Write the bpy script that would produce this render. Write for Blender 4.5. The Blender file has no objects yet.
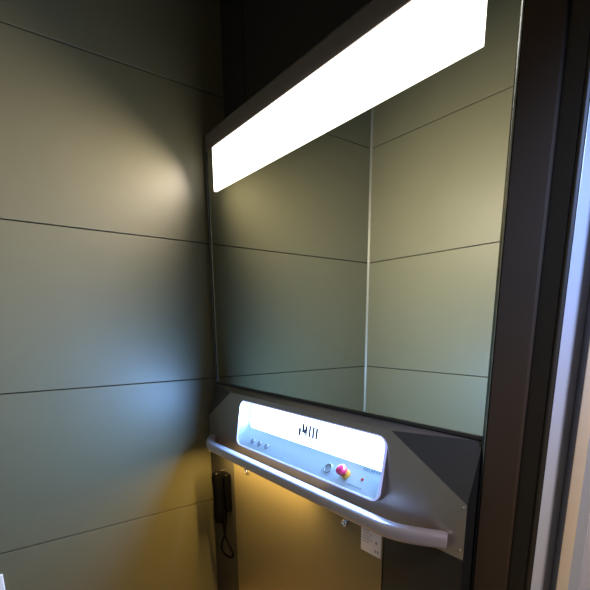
import bpy, bmesh, math
from mathutils import Vector, Matrix
PI = math.pi
PW_TOP, SP_TOP, PW_DISP, SP_DISP, PW_LED, SP_LED = 36, 124, 7, 164, 9.0, 168
scene = bpy.context.scene
COL = scene.collection

# ------------------------------------------------------------------ materials
def mat(name, base, rough=0.5, metal=0.0, spec=0.5, noise=0.0, nscale=40.0, bump=0.0, stretch=(1, 1, 1), emit=None, estr=0.0, coat=0.0):
    m = bpy.data.materials.new(name); m.use_nodes = True
    nt = m.node_tree; b = nt.nodes['Principled BSDF']
    b.inputs['Base Color'].default_value = (*base, 1)
    b.inputs['Roughness'].default_value = rough
    b.inputs['Metallic'].default_value = metal
    b.inputs['Specular IOR Level'].default_value = spec
    b.inputs['Coat Weight'].default_value = coat
    if emit:
        b.inputs['Emission Color'].default_value = (*emit, 1)
        b.inputs['Emission Strength'].default_value = estr
    if noise or bump:
        tc = nt.nodes.new('ShaderNodeTexCoord'); mp = nt.nodes.new('ShaderNodeMapping')
        mp.inputs['Scale'].default_value = stretch
        nz = nt.nodes.new('ShaderNodeTexNoise'); nz.inputs['Scale'].default_value = nscale; nz.inputs['Detail'].default_value = 4
        nt.links.new(tc.outputs['Object'], mp.inputs['Vector']); nt.links.new(mp.outputs['Vector'], nz.inputs['Vector'])
        if noise:
            rp = nt.nodes.new('ShaderNodeMapRange')
            rp.inputs['To Min'].default_value = 1 - noise; rp.inputs['To Max'].default_value = 1 + noise
            mx = nt.nodes.new('ShaderNodeVectorMath'); mx.operation = 'SCALE'
            mx.inputs[0].default_value = base
            nt.links.new(nz.outputs['Fac'], rp.inputs['Value']); nt.links.new(rp.outputs['Result'], mx.inputs['Scale'])
            nt.links.new(mx.outputs['Vector'], b.inputs['Base Color'])
        if bump:
            bp = nt.nodes.new('ShaderNodeBump'); bp.inputs['Strength'].default_value = bump; bp.inputs['Distance'].default_value = 0.002
            nt.links.new(nz.outputs['Fac'], bp.inputs['Height']); nt.links.new(bp.outputs['Normal'], b.inputs['Normal'])
    return m

M = dict(
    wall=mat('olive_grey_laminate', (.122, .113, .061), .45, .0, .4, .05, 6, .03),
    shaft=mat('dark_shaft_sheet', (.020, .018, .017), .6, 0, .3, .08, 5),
    groove=mat('groove_shadow_gap', (.012, .011, .010), .9),
    corner=mat('pale_corner_profile', (.20, .19, .13), .4, .2),
    mirror=mat('mirror_silver', (.68, .705, .63), .015, 1.0),
    frame=mat('dark_bronze_profile', (.05, .048, .045), .35, .6, noise=.05, nscale=20),
    alu=mat('satin_aluminium', (.38, .40, .38), .25, 1.0, noise=.04, nscale=30, stretch=(1, 1, .05)),
    header=mat('brushed_header', (.16, .14, .135), .45, .5, noise=.05, nscale=30),
    lamp=mat('warm_white_diffuser', (.8, .8, .8), .5, emit=(1.0, .93, .86), estr=4.0),
    display=mat('cool_white_display', (.8, .8, .8), .4, emit=(.62, .78, 1.0), estr=4.0),
    console=mat('graphite_lacquer', (.37, .325, .28), .38, .75, .5, .05, 12, .02),
    corner_shade=mat('shaded_corner_lacquer', (.050, .050, .047), .5, 0, .35, .05, 12),  # darker console finish, standing in for shade on the folded corners
    edge=mat('shade_black', (.006, .006, .006), .7),  # black that stands in for shade on the cabinet sides
    recess=mat('blue_lit_plastic', (.42, .56, .64), .35, 0, .5, .02, 20),  # white plastic with the display's blue light mixed into its colour
    bezel=mat('clear_lit_bezel', (.42, .45, .60), .25, 0, .5, emit=(.45, .5, 1.0), estr=.6),
    gold=mat('champagne_panel', (.21, .178, .105), .38, .7, .5, .05, 5, .02),
    side=mat('brown_grey_panel', (.026, .024, .020), .5, .0, .3, .05, 5, .02),
    rail=mat('lavender_silver_rail', (.44, .395, .42), .30, .25, .5, .03, 20),
    led=mat('amber_led', (.8, .7, .5), .5, emit=(1.0, .74, .36), estr=6.0),
    black=mat('black_gloss_plastic', (.0015, .0015, .0018), .15, 0, .02),
    cord=mat('black_cord_rubber', (.002, .002, .002), .4, 0, .02),
    chrome=mat('chrome', (.75, .74, .72), .12, 1.0, noise=.02),
    red=mat('magenta_red_plastic', (.48, .02, .06), .3, noise=.02),
    yellow=mat('yellow_plastic', (.60, .30, .03), .35, noise=.02),
    dot=mat('red_indicator', (.5, .02, .03), .3),
    ring=mat('pale_satin_metal', (.34, .42, .46), .4, .3, noise=.02),
    grey=mat('grey_button', (.22, .27, .32), .3, .3, noise=.03),
    ink=mat('dark_print', (.05, .06, .08), .6),
    faint=mat('pale_grey_print', (.16, .24, .30), .6),
    label_ink=mat('grey_print', (.26, .24, .25), .6),
    paper=mat('pale_label_paper', (.62, .57, .57), .6, noise=.03, nscale=60),
    post=mat('dark_brown_metal', (.060, .040, .024), .65, .0, .15, .06, 8),
    jamb=mat('dark_olive_metal', (.038, .031, .021), .6, .0, .15, .06, 8),
    jambedge=mat('brown_seal', (.035, .027, .016), .5, noise=.05),
    white_alu=mat('white_satin_metal', (.62, .64, .70), .28, .1, .6, .02, 20),
    grey_alu=mat('grey_seal_profile', (.17, .17, .19), .5, noise=.04),
    beige=mat('beige_painted_trim', (.70, .58, .42), .5, noise=.04),
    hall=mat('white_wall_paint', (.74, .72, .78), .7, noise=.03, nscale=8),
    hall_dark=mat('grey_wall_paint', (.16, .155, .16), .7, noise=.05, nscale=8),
    floor=mat('warm_bounce_floor', (.42, .31, .16), .5, noise=.15, nscale=60),  # unseen floor, warm tone picked to bounce amber light onto the panel
    glow_pane=mat('added_glow_pane', (.8, .8, .8), .1, emit=(.36, .54, 1.0), estr=6.0),
    white=mat('white_plastic', (.78, .78, .76), .5),
)

# ------------------------------------------------------------------ helpers
def link(name, bm, m, parent=None, bevel=0.0, smooth=False, segs=2):
    bmesh.ops.remove_doubles(bm, verts=bm.verts, dist=1e-6)
    bmesh.ops.recalc_face_normals(bm, faces=bm.faces)
    me = bpy.data.meshes.new(name); bm.to_mesh(me); bm.free()
    for mm in (m if isinstance(m, (list, tuple)) else [m]): me.materials.append(mm)
    o = bpy.data.objects.new(name, me); COL.objects.link(o)
    if parent: o.parent = parent; o.matrix_parent_inverse = Matrix.Translation(parent.location).inverted()
    if bevel:
        b = o.modifiers.new('bevel', 'BEVEL'); b.width = bevel; b.segments = segs; b.limit_method = 'ANGLE'; b.angle_limit = .5
    if smooth or bevel:
        for p in me.polygons: p.use_smooth = True
        try: me.set_sharp_from_angle(angle=.6)
        except Exception: pass
    return o
def thing(name, label, cat, loc=(0, 0, 0), group=None):
    o = bpy.data.objects.new(name, None); COL.objects.link(o); o.location = loc; o.empty_display_size = .05
    o['label'] = label; o['category'] = cat
    if group: o['group'] = group
    return o
def tag(o, label, cat, group=None):
    o['label'] = label; o['category'] = cat
    if group: o['group'] = group
    return o
def struct(name, bm, m, label=None, cat=None, **k):
    o = link(name, bm, m, **k); o['kind'] = 'structure'
    if label: o['label'] = label
    if cat: o['category'] = cat
    return o
def box(bm, x0, x1, y0, y1, z0, z1, mi=0):
    vs = [bm.verts.new(p) for p in ((x0,y0,z0),(x1,y0,z0),(x1,y1,z0),(x0,y1,z0),(x0,y0,z1),(x1,y0,z1),(x1,y1,z1),(x0,y1,z1))]
    for f in ((0,3,2,1),(4,5,6,7),(0,1,5,4),(1,2,6,5),(2,3,7,6),(3,0,4,7)):
        bm.faces.new([vs[i] for i in f]).material_index = mi
    return bm
def B(*a):
    return box(bmesh.new(), *a)
def prism(bm, pts, z0, z1):                       # extrude an xy outline upward
    lo = [bm.verts.new((x, y, z0)) for x, y in pts]; hi = [bm.verts.new((x, y, z1)) for x, y in pts]
    n = len(pts); bm.faces.new(lo[::-1]); bm.faces.new(hi)
    for i in range(n): bm.faces.new((lo[i], lo[(i+1) % n], hi[(i+1) % n], hi[i]))
    return bm
def rr(hx, hz, r, cx=0, cz=0, n=8):               # rounded rectangle outline
    out = []
    for sx, sz, a0 in ((1, 1, 0), (-1, 1, PI/2), (-1, -1, PI), (1, -1, 1.5*PI)):
        for k in range(n+1):
            a = a0 + PI/2*k/n
            out.append((cx + sx*(hx-r) + r*math.cos(a), cz + sz*(hz-r) + r*math.sin(a)))
    return out
def loft(bm, loops, cap0=False, cap1=False):
    L = [[bm.verts.new(p) for p in lp] for lp in loops]; n = len(L[0])
    for a, b in zip(L, L[1:]):
        for i in range(n): bm.faces.new((a[i], a[(i+1) % n], b[(i+1) % n], b[i]))
    if cap0: bm.faces.new(L[0][::-1])
    if cap1: bm.faces.new(L[-1])
    return bm
def tube(bm, path, prof, up=Vector((0, 0, 1)), scale=None):   # sweep a 2-D profile (side, up) along a path
    P = [Vector(p) for p in path]; loops = []
    for i, p in enumerate(P):
        t = (P[min(i+1, len(P)-1)] - P[max(i-1, 0)]).normalized()
        s = t.cross(up)
        if s.length < 1e-3: s = t.cross(Vector((1, 0, 0)))
        s.normalize(); u = s.cross(t).normalized()
        k = scale[i] if scale else 1
        loops.append([p + s*a*k + u*b*k for a, b in prof])
    return loft(bm, loops, True, True)
def circ(r, n=16): return [(r*math.cos(2*PI*k/n), r*math.sin(2*PI*k/n)) for k in range(n)]
def lathe(bm, prof, M4, n=24):                    # (radius, height) profile about local z, placed by M4
    loops = [[M4 @ Vector((r*math.cos(2*PI*k/n), r*math.sin(2*PI*k/n), h)) for k in range(n)] for r, h in prof]
    return loft(bm, loops, True, True)
def basis(o, n, up=Vector((0, 0, 1))):            # local z = n
    n = Vector(n).normalized(); x = Vector((1, 0, 0)); y = n.cross(x).normalized(); x = y.cross(n)
    return Matrix(((x.x, y.x, n.x, o[0]), (x.y, y.y, n.y, o[1]), (x.z, y.z, n.z, o[2]), (0, 0, 0, 1)))

# ------------------------------------------------------------------ setting
SEAMS = [0.0, 0.5876, 1.2495, 1.9028, 2.5579, 3.25]
D = 1.103
G = .0022
bm = bmesh.new()
for a, b in zip(SEAMS, SEAMS[1:]): box(bm, -.02, 0, -D-.02, .115, a+G, b-G)
box(bm, -.05, -.009, -D-.02, .14, 0, 3.25, 1)
struct('wall_left', bm, [M['wall'], M['groove']], bevel=.0012)
bm = bmesh.new()
for a, b in zip(SEAMS, SEAMS[1:]): box(bm, .0, 1.52, -D-.02, -D, a+G, b-G)
box(bm, -.02, 1.52, -D-.05, -D-.009, 0, 3.25, 1)
struct('wall_front', bm, [M['wall'], M['groove']], bevel=.0012)
struct('trim_1', prism(bmesh.new(), [(0, -D), (.011, -D), (.011, -D+.003), (.003, -D+.011), (0, -D+.011)], 0, 3.25), M['corner'])
bm = bmesh.new()
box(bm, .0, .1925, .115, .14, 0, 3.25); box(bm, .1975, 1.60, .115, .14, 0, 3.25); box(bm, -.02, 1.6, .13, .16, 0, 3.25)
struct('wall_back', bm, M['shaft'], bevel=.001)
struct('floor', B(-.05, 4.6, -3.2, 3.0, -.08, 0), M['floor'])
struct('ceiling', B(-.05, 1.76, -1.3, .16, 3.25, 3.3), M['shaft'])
# pale edge low on the left wall
bm = prism(bmesh.new(), [(.0, -1.045), (.012, -1.045), (.012, -1.012), (.0, -1.012)], 0.0, .50)
struct('trim_2', bm, M['white'], bevel=.003)
struct('reflection_blocker', B(1.08, 1.53, -D-.02, -D+.016, 0, 2.75), M['post'], bevel=.006)  # added unseen dark post, meant to darken the console corner's reflection
# door side: post, frame and outer profiles of the landing doorway
H = 2.748
struct('trim_3', prism(bmesh.new(), [(1.5222, -.012), (1.5222, .10), (1.6, .10), (1.6, .004)], 0, H), M['post'], bevel=.003, segs=3)
dr = thing('door_1', 'landing doorway frame of dark, white and beige upright profiles at right', 'door frame', (1.66, .03, 0)); dr['kind'] = 'structure'
link('jamb', prism(bmesh.new(), [(1.5985, .014), (1.5985, .12), (1.655, .12), (1.6465, .004)], 0, H), M['jamb'], dr, bevel=.003)
link('seal', prism(bmesh.new(), [(1.6467, .005), (1.6553, .12), (1.664, .12), (1.6598, .005), (1.654, .0)], 0, H), M['jambedge'], dr, bevel=.002)
link('frame_profile', prism(bmesh.new(), [(1.6605, .003), (1.6645, .12), (1.690, .12), (1.684, .050)], 0, H), M['white_alu'], dr, bevel=.003, segs=3)
link('gasket', prism(bmesh.new(), [(1.6845, .052), (1.6905, .12), (1.715, .12), (1.7085, .032)], 0, H), M['grey_alu'], dr)
link('architrave', prism(bmesh.new(), [(1.7125, .012), (1.711, .036), (1.740, .036), (1.7285, .021)], 0, H), M['beige'], dr, bevel=.002)
link('cover_strip', prism(bmesh.new(), [(1.7310, .026), (1.7405, .036), (1.752, .038), (1.7525, .030)], 0, H), M['white_alu'], dr)
link('lintel', B(1.53, 1.75, -1.12, .13, 2.75, 2.95), M['post'], dr)
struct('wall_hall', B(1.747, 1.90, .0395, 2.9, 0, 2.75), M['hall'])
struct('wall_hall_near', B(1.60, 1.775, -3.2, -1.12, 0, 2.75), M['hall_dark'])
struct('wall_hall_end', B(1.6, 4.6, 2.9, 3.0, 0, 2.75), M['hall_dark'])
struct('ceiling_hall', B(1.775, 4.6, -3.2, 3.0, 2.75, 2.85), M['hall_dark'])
bm = bmesh.new()
WY0, WY1, WZ0, WZ1 = .5, 2.2, .9, 2.4
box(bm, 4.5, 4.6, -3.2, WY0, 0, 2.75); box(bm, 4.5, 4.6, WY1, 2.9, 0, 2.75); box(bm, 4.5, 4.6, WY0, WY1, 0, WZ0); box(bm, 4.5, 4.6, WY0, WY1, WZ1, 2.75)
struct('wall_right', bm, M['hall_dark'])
for nm, loc, tgt, sz, pw, colr, sp in (('door_fill_lamp', (2.50, -.36, 2.40), (1.72, .03, 1.72), .2, 1.5, (.34, .50, 1.0), 36), ('door_fill_lamp', (2.45, -.35, 2.2), (1.73, .0, .9), .2, 1.3, (1, .84, .76), 50)):  # added unseen lamps that tint the door frame blue and warm
    L = bpy.data.lights.new(nm, 'AREA'); L.size = sz; L.energy = pw; L.color = colr; L.spread = math.radians(sp)
    o = bpy.data.objects.new(nm, L); COL.objects.link(o); o.location = loc
    o.rotation_euler = (Vector(tgt)-Vector(loc)).to_track_quat('-Z', 'Y').to_euler()
w = thing('fill_window', 'added unseen glowing window in the hall side wall', 'window', (4.55, 1.35, .9)); w['kind'] = 'structure'  # invented window, added to bring bluish light into the hall
bm = bmesh.new()
for a in ((WY0, WY0+.05, WZ0, WZ1), (WY1-.05, WY1, WZ0, WZ1), (WY0+.05, WY1-.05, WZ0, WZ0+.05), (WY0+.05, WY1-.05, WZ1-.05, WZ1), (1.33, 1.37, WZ0+.05, WZ1-.05)):
    box(bm, 4.51, 4.57, *a)
link('fill_window_frame', bm, M['white'], w)
link('glow_pane', B(4.535, 4.545, WY0+.04, WY1-.04, WZ0+.04, WZ1-.04), M['glow_pane'], w)

# ------------------------------------------------------------------ mirror with its profiles
t = thing('wall_mirror', 'large wall mirror in dark frame between light panel and control console', 'mirror', (.77, .03, 1.22))
link('mirror_glass', B(.030, 1.506, .0, .012, 1.232, 2.300), M['mirror'], t)
bm = B(.012, 1.512, -.006, .014, 1.222, 1.232)
link('bottom_profile', bm, M['frame'], t, bevel=.002)
link('header', B(.012, 1.512, -.002, .014, 2.300, 2.364), M['header'], t, bevel=.001)
link('top_edge', B(.012, 1.512, -.004, .014, 2.364, 2.3675), M['alu'], t)
bm = bmesh.new()
prism(bm, [(.021, .02), (.021, -.004), (.022, -.006), (.024, -.006), (.025, -.004), (.025, .02)], 1.232, 2.3645)
link('side_profile', bm, M['alu'], t)
bm = bmesh.new()
prism(bm, [(1.5065, .02), (1.5065, -.001), (1.510, -.0055), (1.521, -.0125), (1.5215, -.0125), (1.5215, .02)], .01, 2.745)
link('side_profile', bm, M['alu'], t, smooth=True)
link('backing', B(.012, 1.514, .016, .05, .912, 2.3645), M['frame'], t)

# ------------------------------------------------------------------ light panel
t = thing('light_panel', 'long glowing white light panel across the top of the mirror', 'light', (.76, -.004, 2.1))
link('diffuser', B(.0987, 1.4242, -.0075, -.0008, 2.1128, 2.2936), M['lamp'], t, bevel=.001)
def area(name, parent, loc, normal, sx, sy, watts, color, spread):
    L = bpy.data.lights.new(name, 'AREA'); L.shape = 'RECTANGLE'; L.size = sx; L.size_y = sy
    L.energy = watts; L.color = color; L.spread = math.radians(spread)
    o = bpy.data.objects.new(name, L); COL.objects.link(o)
    z = -Vector(normal).normalized(); x = Vector((1, 0, 0)); y = z.cross(x)
    m4 = Matrix((x, y, z)).transposed().to_4x4(); m4.translation = Vector(loc)
    if parent: o.parent = parent; m4 = Matrix.Translation(-parent.location) @ m4
    o.matrix_local = m4
    return o
area('lamp', t, (.7615, -.022, 2.2032), (0, -1, -.44), 1.31, .15, PW_TOP, (1.0, .86, .78), SP_TOP)

# ------------------------------------------------------------------ control console
YF = -.05
con = thing('control_console', 'dark grey lift control console with glowing recessed display above the handrail', 'control panel', (.76, -.02, .907))
XL, XR = .012, 1.510
AL, AR = (.262, YF, 1.207), (1.250, YF, 1.207)
BL, BR = (XL, -.001, 1.220), (XR, -.001, 1.220)
CL, CR = (XL, YF, 1.060), (XR, YF, 1.060)
# slanted module frame
MC = Vector((.795, -.062, 1.083)); SL = math.radians(9)
Wd = Vector((0, math.sin(SL), math.cos(SL))); Nd = Vector((0, -math.cos(SL), math.sin(SL)))
def ml(x, w_, n): return MC + Vector((x, 0, 0)) + Wd*w_ + Nd*n
HX, HZ = .437, .098
bm = bmesh.new()
outer = [(AL[0], AL[2]), (XL, CL[2]), (XL, .907), (XR, .907), (XR, CR[2]), (AR[0], AR[2])]
ov = [bm.verts.new((x, YF, z)) for x, z in outer]
hv = [bm.verts.new((.795 + x, YF, 1.083 + z)) for x, z in rr(HX+.004, HZ+.004, .034, n=6)]
es = [bm.edges.new((l[i], l[(i+1) % len(l)])) for l in (ov, hv) for i in range(len(l))]
bmesh.ops.triangle_fill(bm, use_beauty=True, use_dissolve=False, edges=es)
def poly(*pts): bm.faces.new([bm.verts.new(p) for p in pts])
poly(AL, BL, BR, AR)
poly((XL, YF, .907), (XL, -.001, .907), (XR, -.001, .907), (XR, YF, .907))
link('console_body', bm, M['console'], con)
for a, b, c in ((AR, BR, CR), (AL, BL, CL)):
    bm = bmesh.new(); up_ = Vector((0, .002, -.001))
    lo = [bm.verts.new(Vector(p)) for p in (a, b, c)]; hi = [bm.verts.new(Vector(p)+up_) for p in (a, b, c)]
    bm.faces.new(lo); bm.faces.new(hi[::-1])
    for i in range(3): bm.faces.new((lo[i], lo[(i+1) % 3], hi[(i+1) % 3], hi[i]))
    link('shaded_corner', bm, M['corner_shade'], con)['label'] = 'folded triangular corner, darkened to stand in for shade'  # dark colour put on the fold in place of shade
for xs, nm in ((XR, 1), (XL, -1)):
    bm = prism(bmesh.new(), [(0, 0)]*3, 0, 0) if False else bmesh.new()
    a = [(xs, -.001, 1.220), (xs, YF, 1.060), (xs, YF, .907), (xs, -.001, .907)]
    lo = [bm.verts.new(p) for p in a]; hi = [bm.verts.new((p[0]-.004*nm, p[1]+.001, p[2])) for p in a]
    bm.faces.new(lo); bm.faces.new(hi[::-1])
    for i in range(4): bm.faces.new((lo[i], lo[(i+1) % 4], hi[(i+1) % 4], hi[i]))
    link('shaded_side', bm, M['edge'], con)  # side face of the console; its black stands in for shade
for z in (1.052, .935):
    bm = lathe(bmesh.new(), [(.0001, -.001), (.0045, -.001), (.004, .0025), (.0001, .003)], basis((1.5025, YF, z), (0, -1, 0)), 12)
    link('screw', bm, M['chrome'], con, smooth=True)
# bezel ring
bm = bmesh.new()
oo, ii = rr(HX+.006, HZ+.006, .036), rr(HX, HZ, .030)
loft(bm, [[ml(x, z, -.001) for x, z in oo], [ml(x, z, .001) for x, z in oo], [ml(x*.997, z*.99, .004) for x, z in oo], [ml(x, z, .004) for x, z in ii], [ml(x, z, -.002) for x, z in ii]])
link('bezel', bm, M['bezel'], con, smooth=True)
o2 = rr(HX+.0065, HZ+.0065, .0365)
link('module_frame', loft(bmesh.new(), [[ml(x, z, -.035) for x, z in o2], [ml(x, z, -.0015) for x, z in o2], [ml(x, z, -.0012) for x, z in ii]]), M['console'], con, smooth=True)
# recess: side walls and sloping shelf, loft from the bezel to the back
DB = -.056
fr = rr(HX, HZ, .030); WB = -.020           # back outline sits higher: the shelf slopes
bk = rr(HX-.001, (HZ-.001-WB)/2, .030, 0, (HZ-.001+WB)/2)
bm = loft(bmesh.new(), [[ml(x, z, -.002) for x, z in fr], [ml(x, z, DB) for x, z in bk]])
link('recess', bm, M['recess'], con, smooth=True)
bm = bmesh.new()
bk2 = rr(HX-.002, (HZ-.002-WB)/2, .029, 0, (HZ-.002+WB)/2)
loft(bm, [[ml(x, z, DB-.004) for x, z in bk2], [ml(x, z, DB+.001) for x, z in bk2]], True, True)
disp = link('display', bm, M['display'], con)
area('lamp', con, ml(0, (HZ-.002+WB)/2, DB+.004), Nd, .84, .10, PW_DISP, (.40, .60, 1.0), SP_DISP)
area('lamp', con, ml(0, .03, -.006), Nd, .85, .11, 31, (.19, .43, 1.0), 175)
# dark emblem strokes on the display
zc = .038
def bar(bm, x0, z0, x1, z1, wd):
    d = Vector((x1-x0, z1-z0)).normalized(); s = Vector((-d.y, d.x))*wd/2
    q = [(x0+s.x, z0+s.y), (x0-s.x, z0-s.y), (x1-s.x, z1-s.y), (x1+s.x, z1+s.y)]
    loft(bm, [[ml(x, z, DB+.0012) for x, z in q], [ml(x, z, DB+.0022) for x, z in q]], True, True)
bm = bmesh.new(); bx = -.054
bar(bm, bx, zc-.026, bx, zc+.004, .014); bar(bm, bx-.006, zc+.011, bx+.008, zc+.011, .004)
bar(bm, bx+.018, zc-.010, bx+.018, zc+.024, .008); bar(bm, bx+.018, zc+.024, bx+.030, zc-.014, .008); bar(bm, bx+.030, zc-.014, bx+.041, zc+.022, .006); bar(bm, bx+.041, zc-.021, bx+.041, zc+.022, .009)
bar(bm, bx+.062, zc-.021, bx+.062, zc+.023, .011)
bar(bm, bx+.084, zc-.023, bx+.084, zc+.022, .011); bar(bm, bx+.104, zc-.022, bx+.104, zc+.021, .011)
link('emblem', bm, M['ink'], disp)
# shelf frame: point at fraction s from front (0) to back (1)
S0, S1 = (-HZ, -.002), (WB, DB)
def sh(x, s): return ml(x, S0[0]+(S1[0]-S0[0])*s, S0[1]+(S1[1]-S0[1])*s)
sd = (Wd*(S1[0]-S0[0]) + Nd*(S1[1]-S0[1])).normalized(); sn = Vector((1, 0, 0)).cross(sd).normalized()
if sn.dot(Nd) < 0: sn = -sn
for x in (-.338, -.282, -.226):
    bm = lathe(bmesh.new(), [(.0001, -.003), (.012, -.003), (.012, .003), (.010, .006), (.0001, .0045)], basis(sh(x, .36), sn), 20)
    link('push_button', bm, M['grey'], con, smooth=True)
bm = lathe(bmesh.new(), [(.0001, -.002), (.019, -.002), (.019, .003), (.017, .005), (.0155, .005), (.0145, .001), (.0001, .001)], basis(sh(.170, .45), sn), 28)
rg = link('key_ring', bm, M['ring'], con, smooth=True); rg['label'] = 'chrome ringed round button'
es = bpy.data.objects.new('emergency_stop', None); COL.objects.link(es); es.parent = con; es.empty_display_size = .03
es.location = sh(.262, .46) - con.location
bs = basis(Vector((0, 0, 0)), sn)
def sub(name, prof, m, n=24):
    o = link(name, lathe(bmesh.new(), prof, bs, n), m, smooth=True); o.parent = es; return o
sub('collar', [(.0001, -.002), (.017, -.002), (.0175, .004), (.015, .012), (.010, .014), (.010, .018), (.0001, .018)], M['yellow'])['label'] = 'yellow collar'
sub('cap', [(.0001, .017), (.010, .017), (.0165, .022), (.019, .030), (.0185, .038), (.015, .043), (.008, .045), (.0001, .0455)], M['red'])['label'] = 'red mushroom cap'
bm = lathe(bmesh.new(), [(.0001, -.001), (.005, -.001), (.0048, .0025), (.0001, .004)], basis(sh(.336, .50), sn), 14)
link('indicator', bm, M['dot'], con, smooth=True)['label'] = 'small red indicator dot'
bm = bmesh.new()
def mark(x, s, w_, h_):
    q = [sh(x-w_/2, s), sh(x+w_/2, s), sh(x+w_/2, s)+sd*h_, sh(x-w_/2, s)+sd*h_]
    loft(bm, [[p + sn*.0003 for p in q], [p + sn*.0009 for p in q]], True, True)
xx = .318
for k, wd in enumerate((.008, .009, .006, .009, .008, .009, .007, .008)):
    mark(xx, .86, wd*.55, .010)
    if k % 2: mark(xx+.004, .90, .007, .002)
    xx += .0112
link('printed_marking', bm, M['faint'], con)
bm = bmesh.new()
for k in range(7): mark(.292 + k*.0095, .16, .006, .003)
link('printed_marking', bm, M['faint'], con)

# ------------------------------------------------------------------ lower cabinet: two side panels, service panel
tag(link('side_panel', B(XL, .262, YF, -.004, .01, .9045), M['side'], bevel=.0012), 'narrow dark wall panel in the left corner behind the black phone', 'wall panel')
sp = tag(link('side_panel', B(1.2385, XR-.001, YF, -.004, .01, .9045), M['side'], bevel=.0012), 'dark brown wall panel under the right bent end of the handrail', 'wall panel')
link('shaded_side', B(XR-.001, XR+.001, YF+.001, -.002, .01, .906), M['edge'], sp)['label'] = 'cabinet side, blackened for its shade'  # same side face lower down, shade painted black
struct('wall_core', B(XL, XR-.001, -.0035, .03, .01, .9045), M['edge'])
t = thing('service_panel', 'gold-toned locked service panel under the handrail', 'panel', (.75, -.03, .01))
link('panel_sheet', B(.2655, 1.2350, YF-.001, -.012, .01, .9045), M['gold'], t, bevel=.0012)
for x, z in ((.395, .856), (1.065, .848)):
    lk = link('lock', lathe(bmesh.new(), [(.0001, -.002), (.0135, -.002), (.0135, .006), (.0115, .010), (.0085, .010), (.0080, .008), (.0001, .008)], basis((x, YF-.001, z), (0, -1, 0)), 24), M['chrome'], t, smooth=True)
    link('keyhole', B(x-.0012, x+.0012, YF-.0098, YF-.0088, z-.006, z+.006), M['ink'], lk).matrix_parent_inverse = Matrix.Identity(4)

# ------------------------------------------------------------------ handrail
RY, RZ = -.128, .944
t = thing('handrail', 'pale lavender grey handrail with bent ends below the control console', 'handrail', (.76, RY, RZ))
def sq(a, b, n=28, e=3.0):
    o = []
    for k in range(n):
        th = 2*PI*k/n; c, s = math.cos(th), math.sin(th)
        o.append((a*abs(c)**(2/e)*(1 if c > 0 else -1), b*abs(s)**(2/e)*(1 if s > 0 else -1)))
    return o
def arc(p0, p1, p2, n=10):
    p0, p1, p2 = map(Vector, (p0, p1, p2)); return [p0*(1-k/n)**2 + p1*2*(k/n)*(1-k/n) + p2*(k/n)**2 for k in range(n+1)]
XB0, XB1 = .165, 1.345
e0, e1 = (XB0-.115, YF-.0002, RZ), (XB1+.115, YF-.0002, RZ)
def lerp(a, b, k): return Vector(a)*(1-k)+Vector(b)*k
right = arc((XB1-.06, RY, RZ), (XB1, RY, RZ), lerp((XB1, RY, RZ), e1, .50))
left = [Vector((2*.755-p.x, p.y, p.z)) for p in right][::-1]
e0 = (2*.755-e1[0], e1[1], e1[2])
path = [Vector(e0), lerp(e0, left[0], .06), lerp(e0, left[0], .5)] + left + [Vector((x, RY, RZ)) for x in (.4, .755, 1.1)] + right + [lerp(right[-1], e1, .5), lerp(right[-1], e1, .94), Vector(e1)]
sc = [.86, 1] + [1]*(len(path)-4) + [1, .86]
link('grip', tube(bmesh.new(), path, sq(.0215, .0225), scale=sc), M['rail'], t, smooth=True)
# amber LED strip along the underside, turned a little toward the panel
tl = math.radians(0)
nL = Vector((0, math.sin(tl), -math.cos(tl))); wL = Vector((0, math.cos(tl), math.sin(tl)))
c0 = Vector((0, RY+.003, RZ-.0235))
q = [(-.006, 0), (.006, 0), (.006, .004), (-.006, .004)]
bm = loft(bmesh.new(), [[c0 + Vector((x, 0, 0)) + wL*a - nL*(b-.003) for a, b in q] for x in (.17, .89)], True, True)
link('light_strip', bm, M['led'], t)['label'] = 'thin amber light strip under the rail'
area('lamp', t, c0 + Vector((.53, 0, -.0035)), (0, 0, -1), .70, .011, PW_LED, (1.0, .65, .20), SP_LED)

# ------------------------------------------------------------------ label
t = thing('notice_label', 'small pale printed label stuck below the handrail on the gold panel', 'label', (1.18, YF-.002, .79))
link('paper', B(1.141, 1.229, YF-.0022, YF-.0012, .784, .876), M['paper'], t)
bm = bmesh.new()
for k, (a, b) in enumerate(((.0, .030), (.0, .042), (.0, .036), (.0, .044), (.0, .028))):
    zz = .858 - k*.0098
    box(bm, 1.149+a, 1.149+b, YF-.0027, YF-.0021, zz, zz+.0026)
box(bm, 1.205, 1.213, YF-.0027, YF-.0021, .826, .836); box(bm, 1.203, 1.209, YF-.0027, YF-.0021, .797, .806); box(bm, 1.213, 1.220, YF-.0027, YF-.0021, .797, .807)
link('print', bm, M['label_ink'], t)

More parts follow.
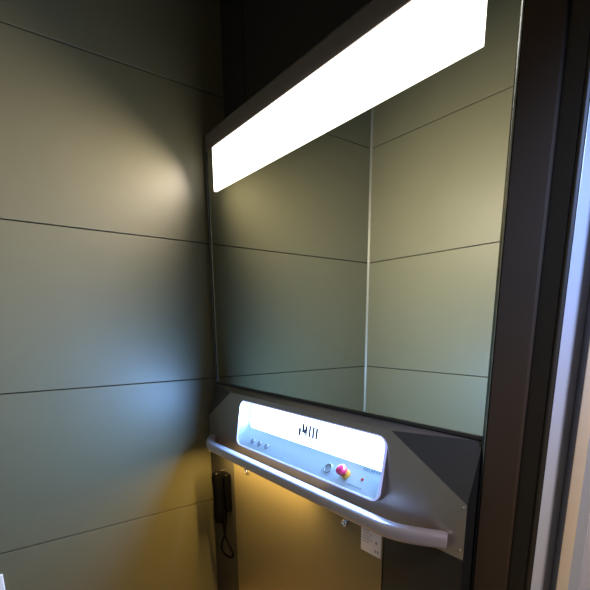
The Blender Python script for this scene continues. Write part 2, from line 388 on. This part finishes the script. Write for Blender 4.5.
# ------------------------------------------------------------------ phone
PX = .205
t = thing('wall_phone', 'black corded phone hanging on the narrow panel in the corner', 'phone', (PX, YF, .55))
link('cradle', B(PX-.030, PX+.030, YF-.034, YF-.0005, .60, .80), M['black'], t, bevel=.010, segs=4)
def hpath():
    return [(PX, YF-.062, z) for z in (.545, .552, .575, .62, .68, .74, .785, .808, .815)]
bm = tube(bmesh.new(), hpath(), sq(.024, .026, e=2.6), up=Vector((0, -1, 0)), scale=[.55, .85, 1.08, .98, .88, .95, 1.08, .9, .55])
hs = link('handset', bm, M['black'], t, smooth=True)
for z in (.785, .578):
    link('ear_cup' if z > .7 else 'mouth_cup', lathe(bmesh.new(), [(.0001, 0), (.020, 0), (.023, .012), (.0001, .012)], basis((PX, YF-.036, z), (0, -1, 0)), 20), M['black'], hs, smooth=True).matrix_parent_inverse = Matrix.Identity(4)
link('hook_trim', prism(bmesh.new(), [(PX-.0335, YF-.004), (PX-.030, YF-.004), (PX-.030, YF-.040), (PX-.0335, YF-.040)], .735, .805), M['chrome'], t, bevel=.001)
pts = []
ctrl = [(PX+.004, -.045, .56), (PX+.003, -.040, .50), (PX+.010, -.034, .455), (PX+.045, -.024, .40), (PX+.050, -.020, .37), (PX+.020, -.022, .348), (PX-.025, -.03, .352), (PX-.045, -.035, .375), (PX-.035, -.035, .42), (PX-.012, -.03, .47), (PX-.010, -.022, .54), (PX-.010, -.015, .61)]
cv = [Vector((x, YF+y, z)) for x, y, z in ctrl]
for i in range(len(cv)-1):
    p0, p1, p2, p3 = cv[max(i-1, 0)], cv[i], cv[i+1], cv[min(i+2, len(cv)-1)]
    for k in range(6):
        s = k/6
        pts.append(.5*((2*p1)+(p2-p0)*s+(2*p0-5*p1+4*p2-p3)*s*s+(3*p1-p0-3*p2+p3)*s**3))
pts.append(cv[-1])
link('cord', tube(bmesh.new(), pts, circ(.0058, 10), up=Vector((0, 1, .01))), M['cord'], t, smooth=True)

# ------------------------------------------------------------------ world, camera
w = bpy.data.worlds.new('world'); scene.world = w; w.use_nodes = True
w.node_tree.nodes['Background'].inputs['Color'].default_value = (.8, .65, .4, 1)
w.node_tree.nodes['Background'].inputs['Strength'].default_value = .03
cam = bpy.data.cameras.new('camera'); co = bpy.data.objects.new('camera', cam); COL.objects.link(co); scene.camera = co
yaw, pit, rol, f, cx, cy = .9196, -.2185, -.0038, 434.3, 304.32, 424.52
yaw = math.radians(52.69); pit = math.radians(-12.52); rol = math.radians(-.22)
fw = Vector((-math.sin(yaw)*math.cos(pit), math.cos(yaw)*math.cos(pit), math.sin(pit)))
rt = Vector((math.cos(yaw), math.sin(yaw), 0)); up = rt.cross(fw)
r2 = rt*math.cos(rol) + up*math.sin(rol); u2 = -rt*math.sin(rol) + up*math.cos(rol)
mm = Matrix((r2, u2, -fw)).transposed().to_4x4(); mm.translation = (2.0777, -1.0, 1.5)
co.matrix_world = mm
cam.sensor_width = 36; cam.lens = f/590*36; cam.shift_x = (295-cx)/590; cam.shift_y = (cy-295)/590
cam.clip_start = .02
scene.view_settings.view_transform = 'Standard'; scene.view_settings.look = 'None'
scene.view_settings.exposure = 0.0; scene.view_settings.gamma = 1.0; scene.view_settings.use_curve_mapping = False
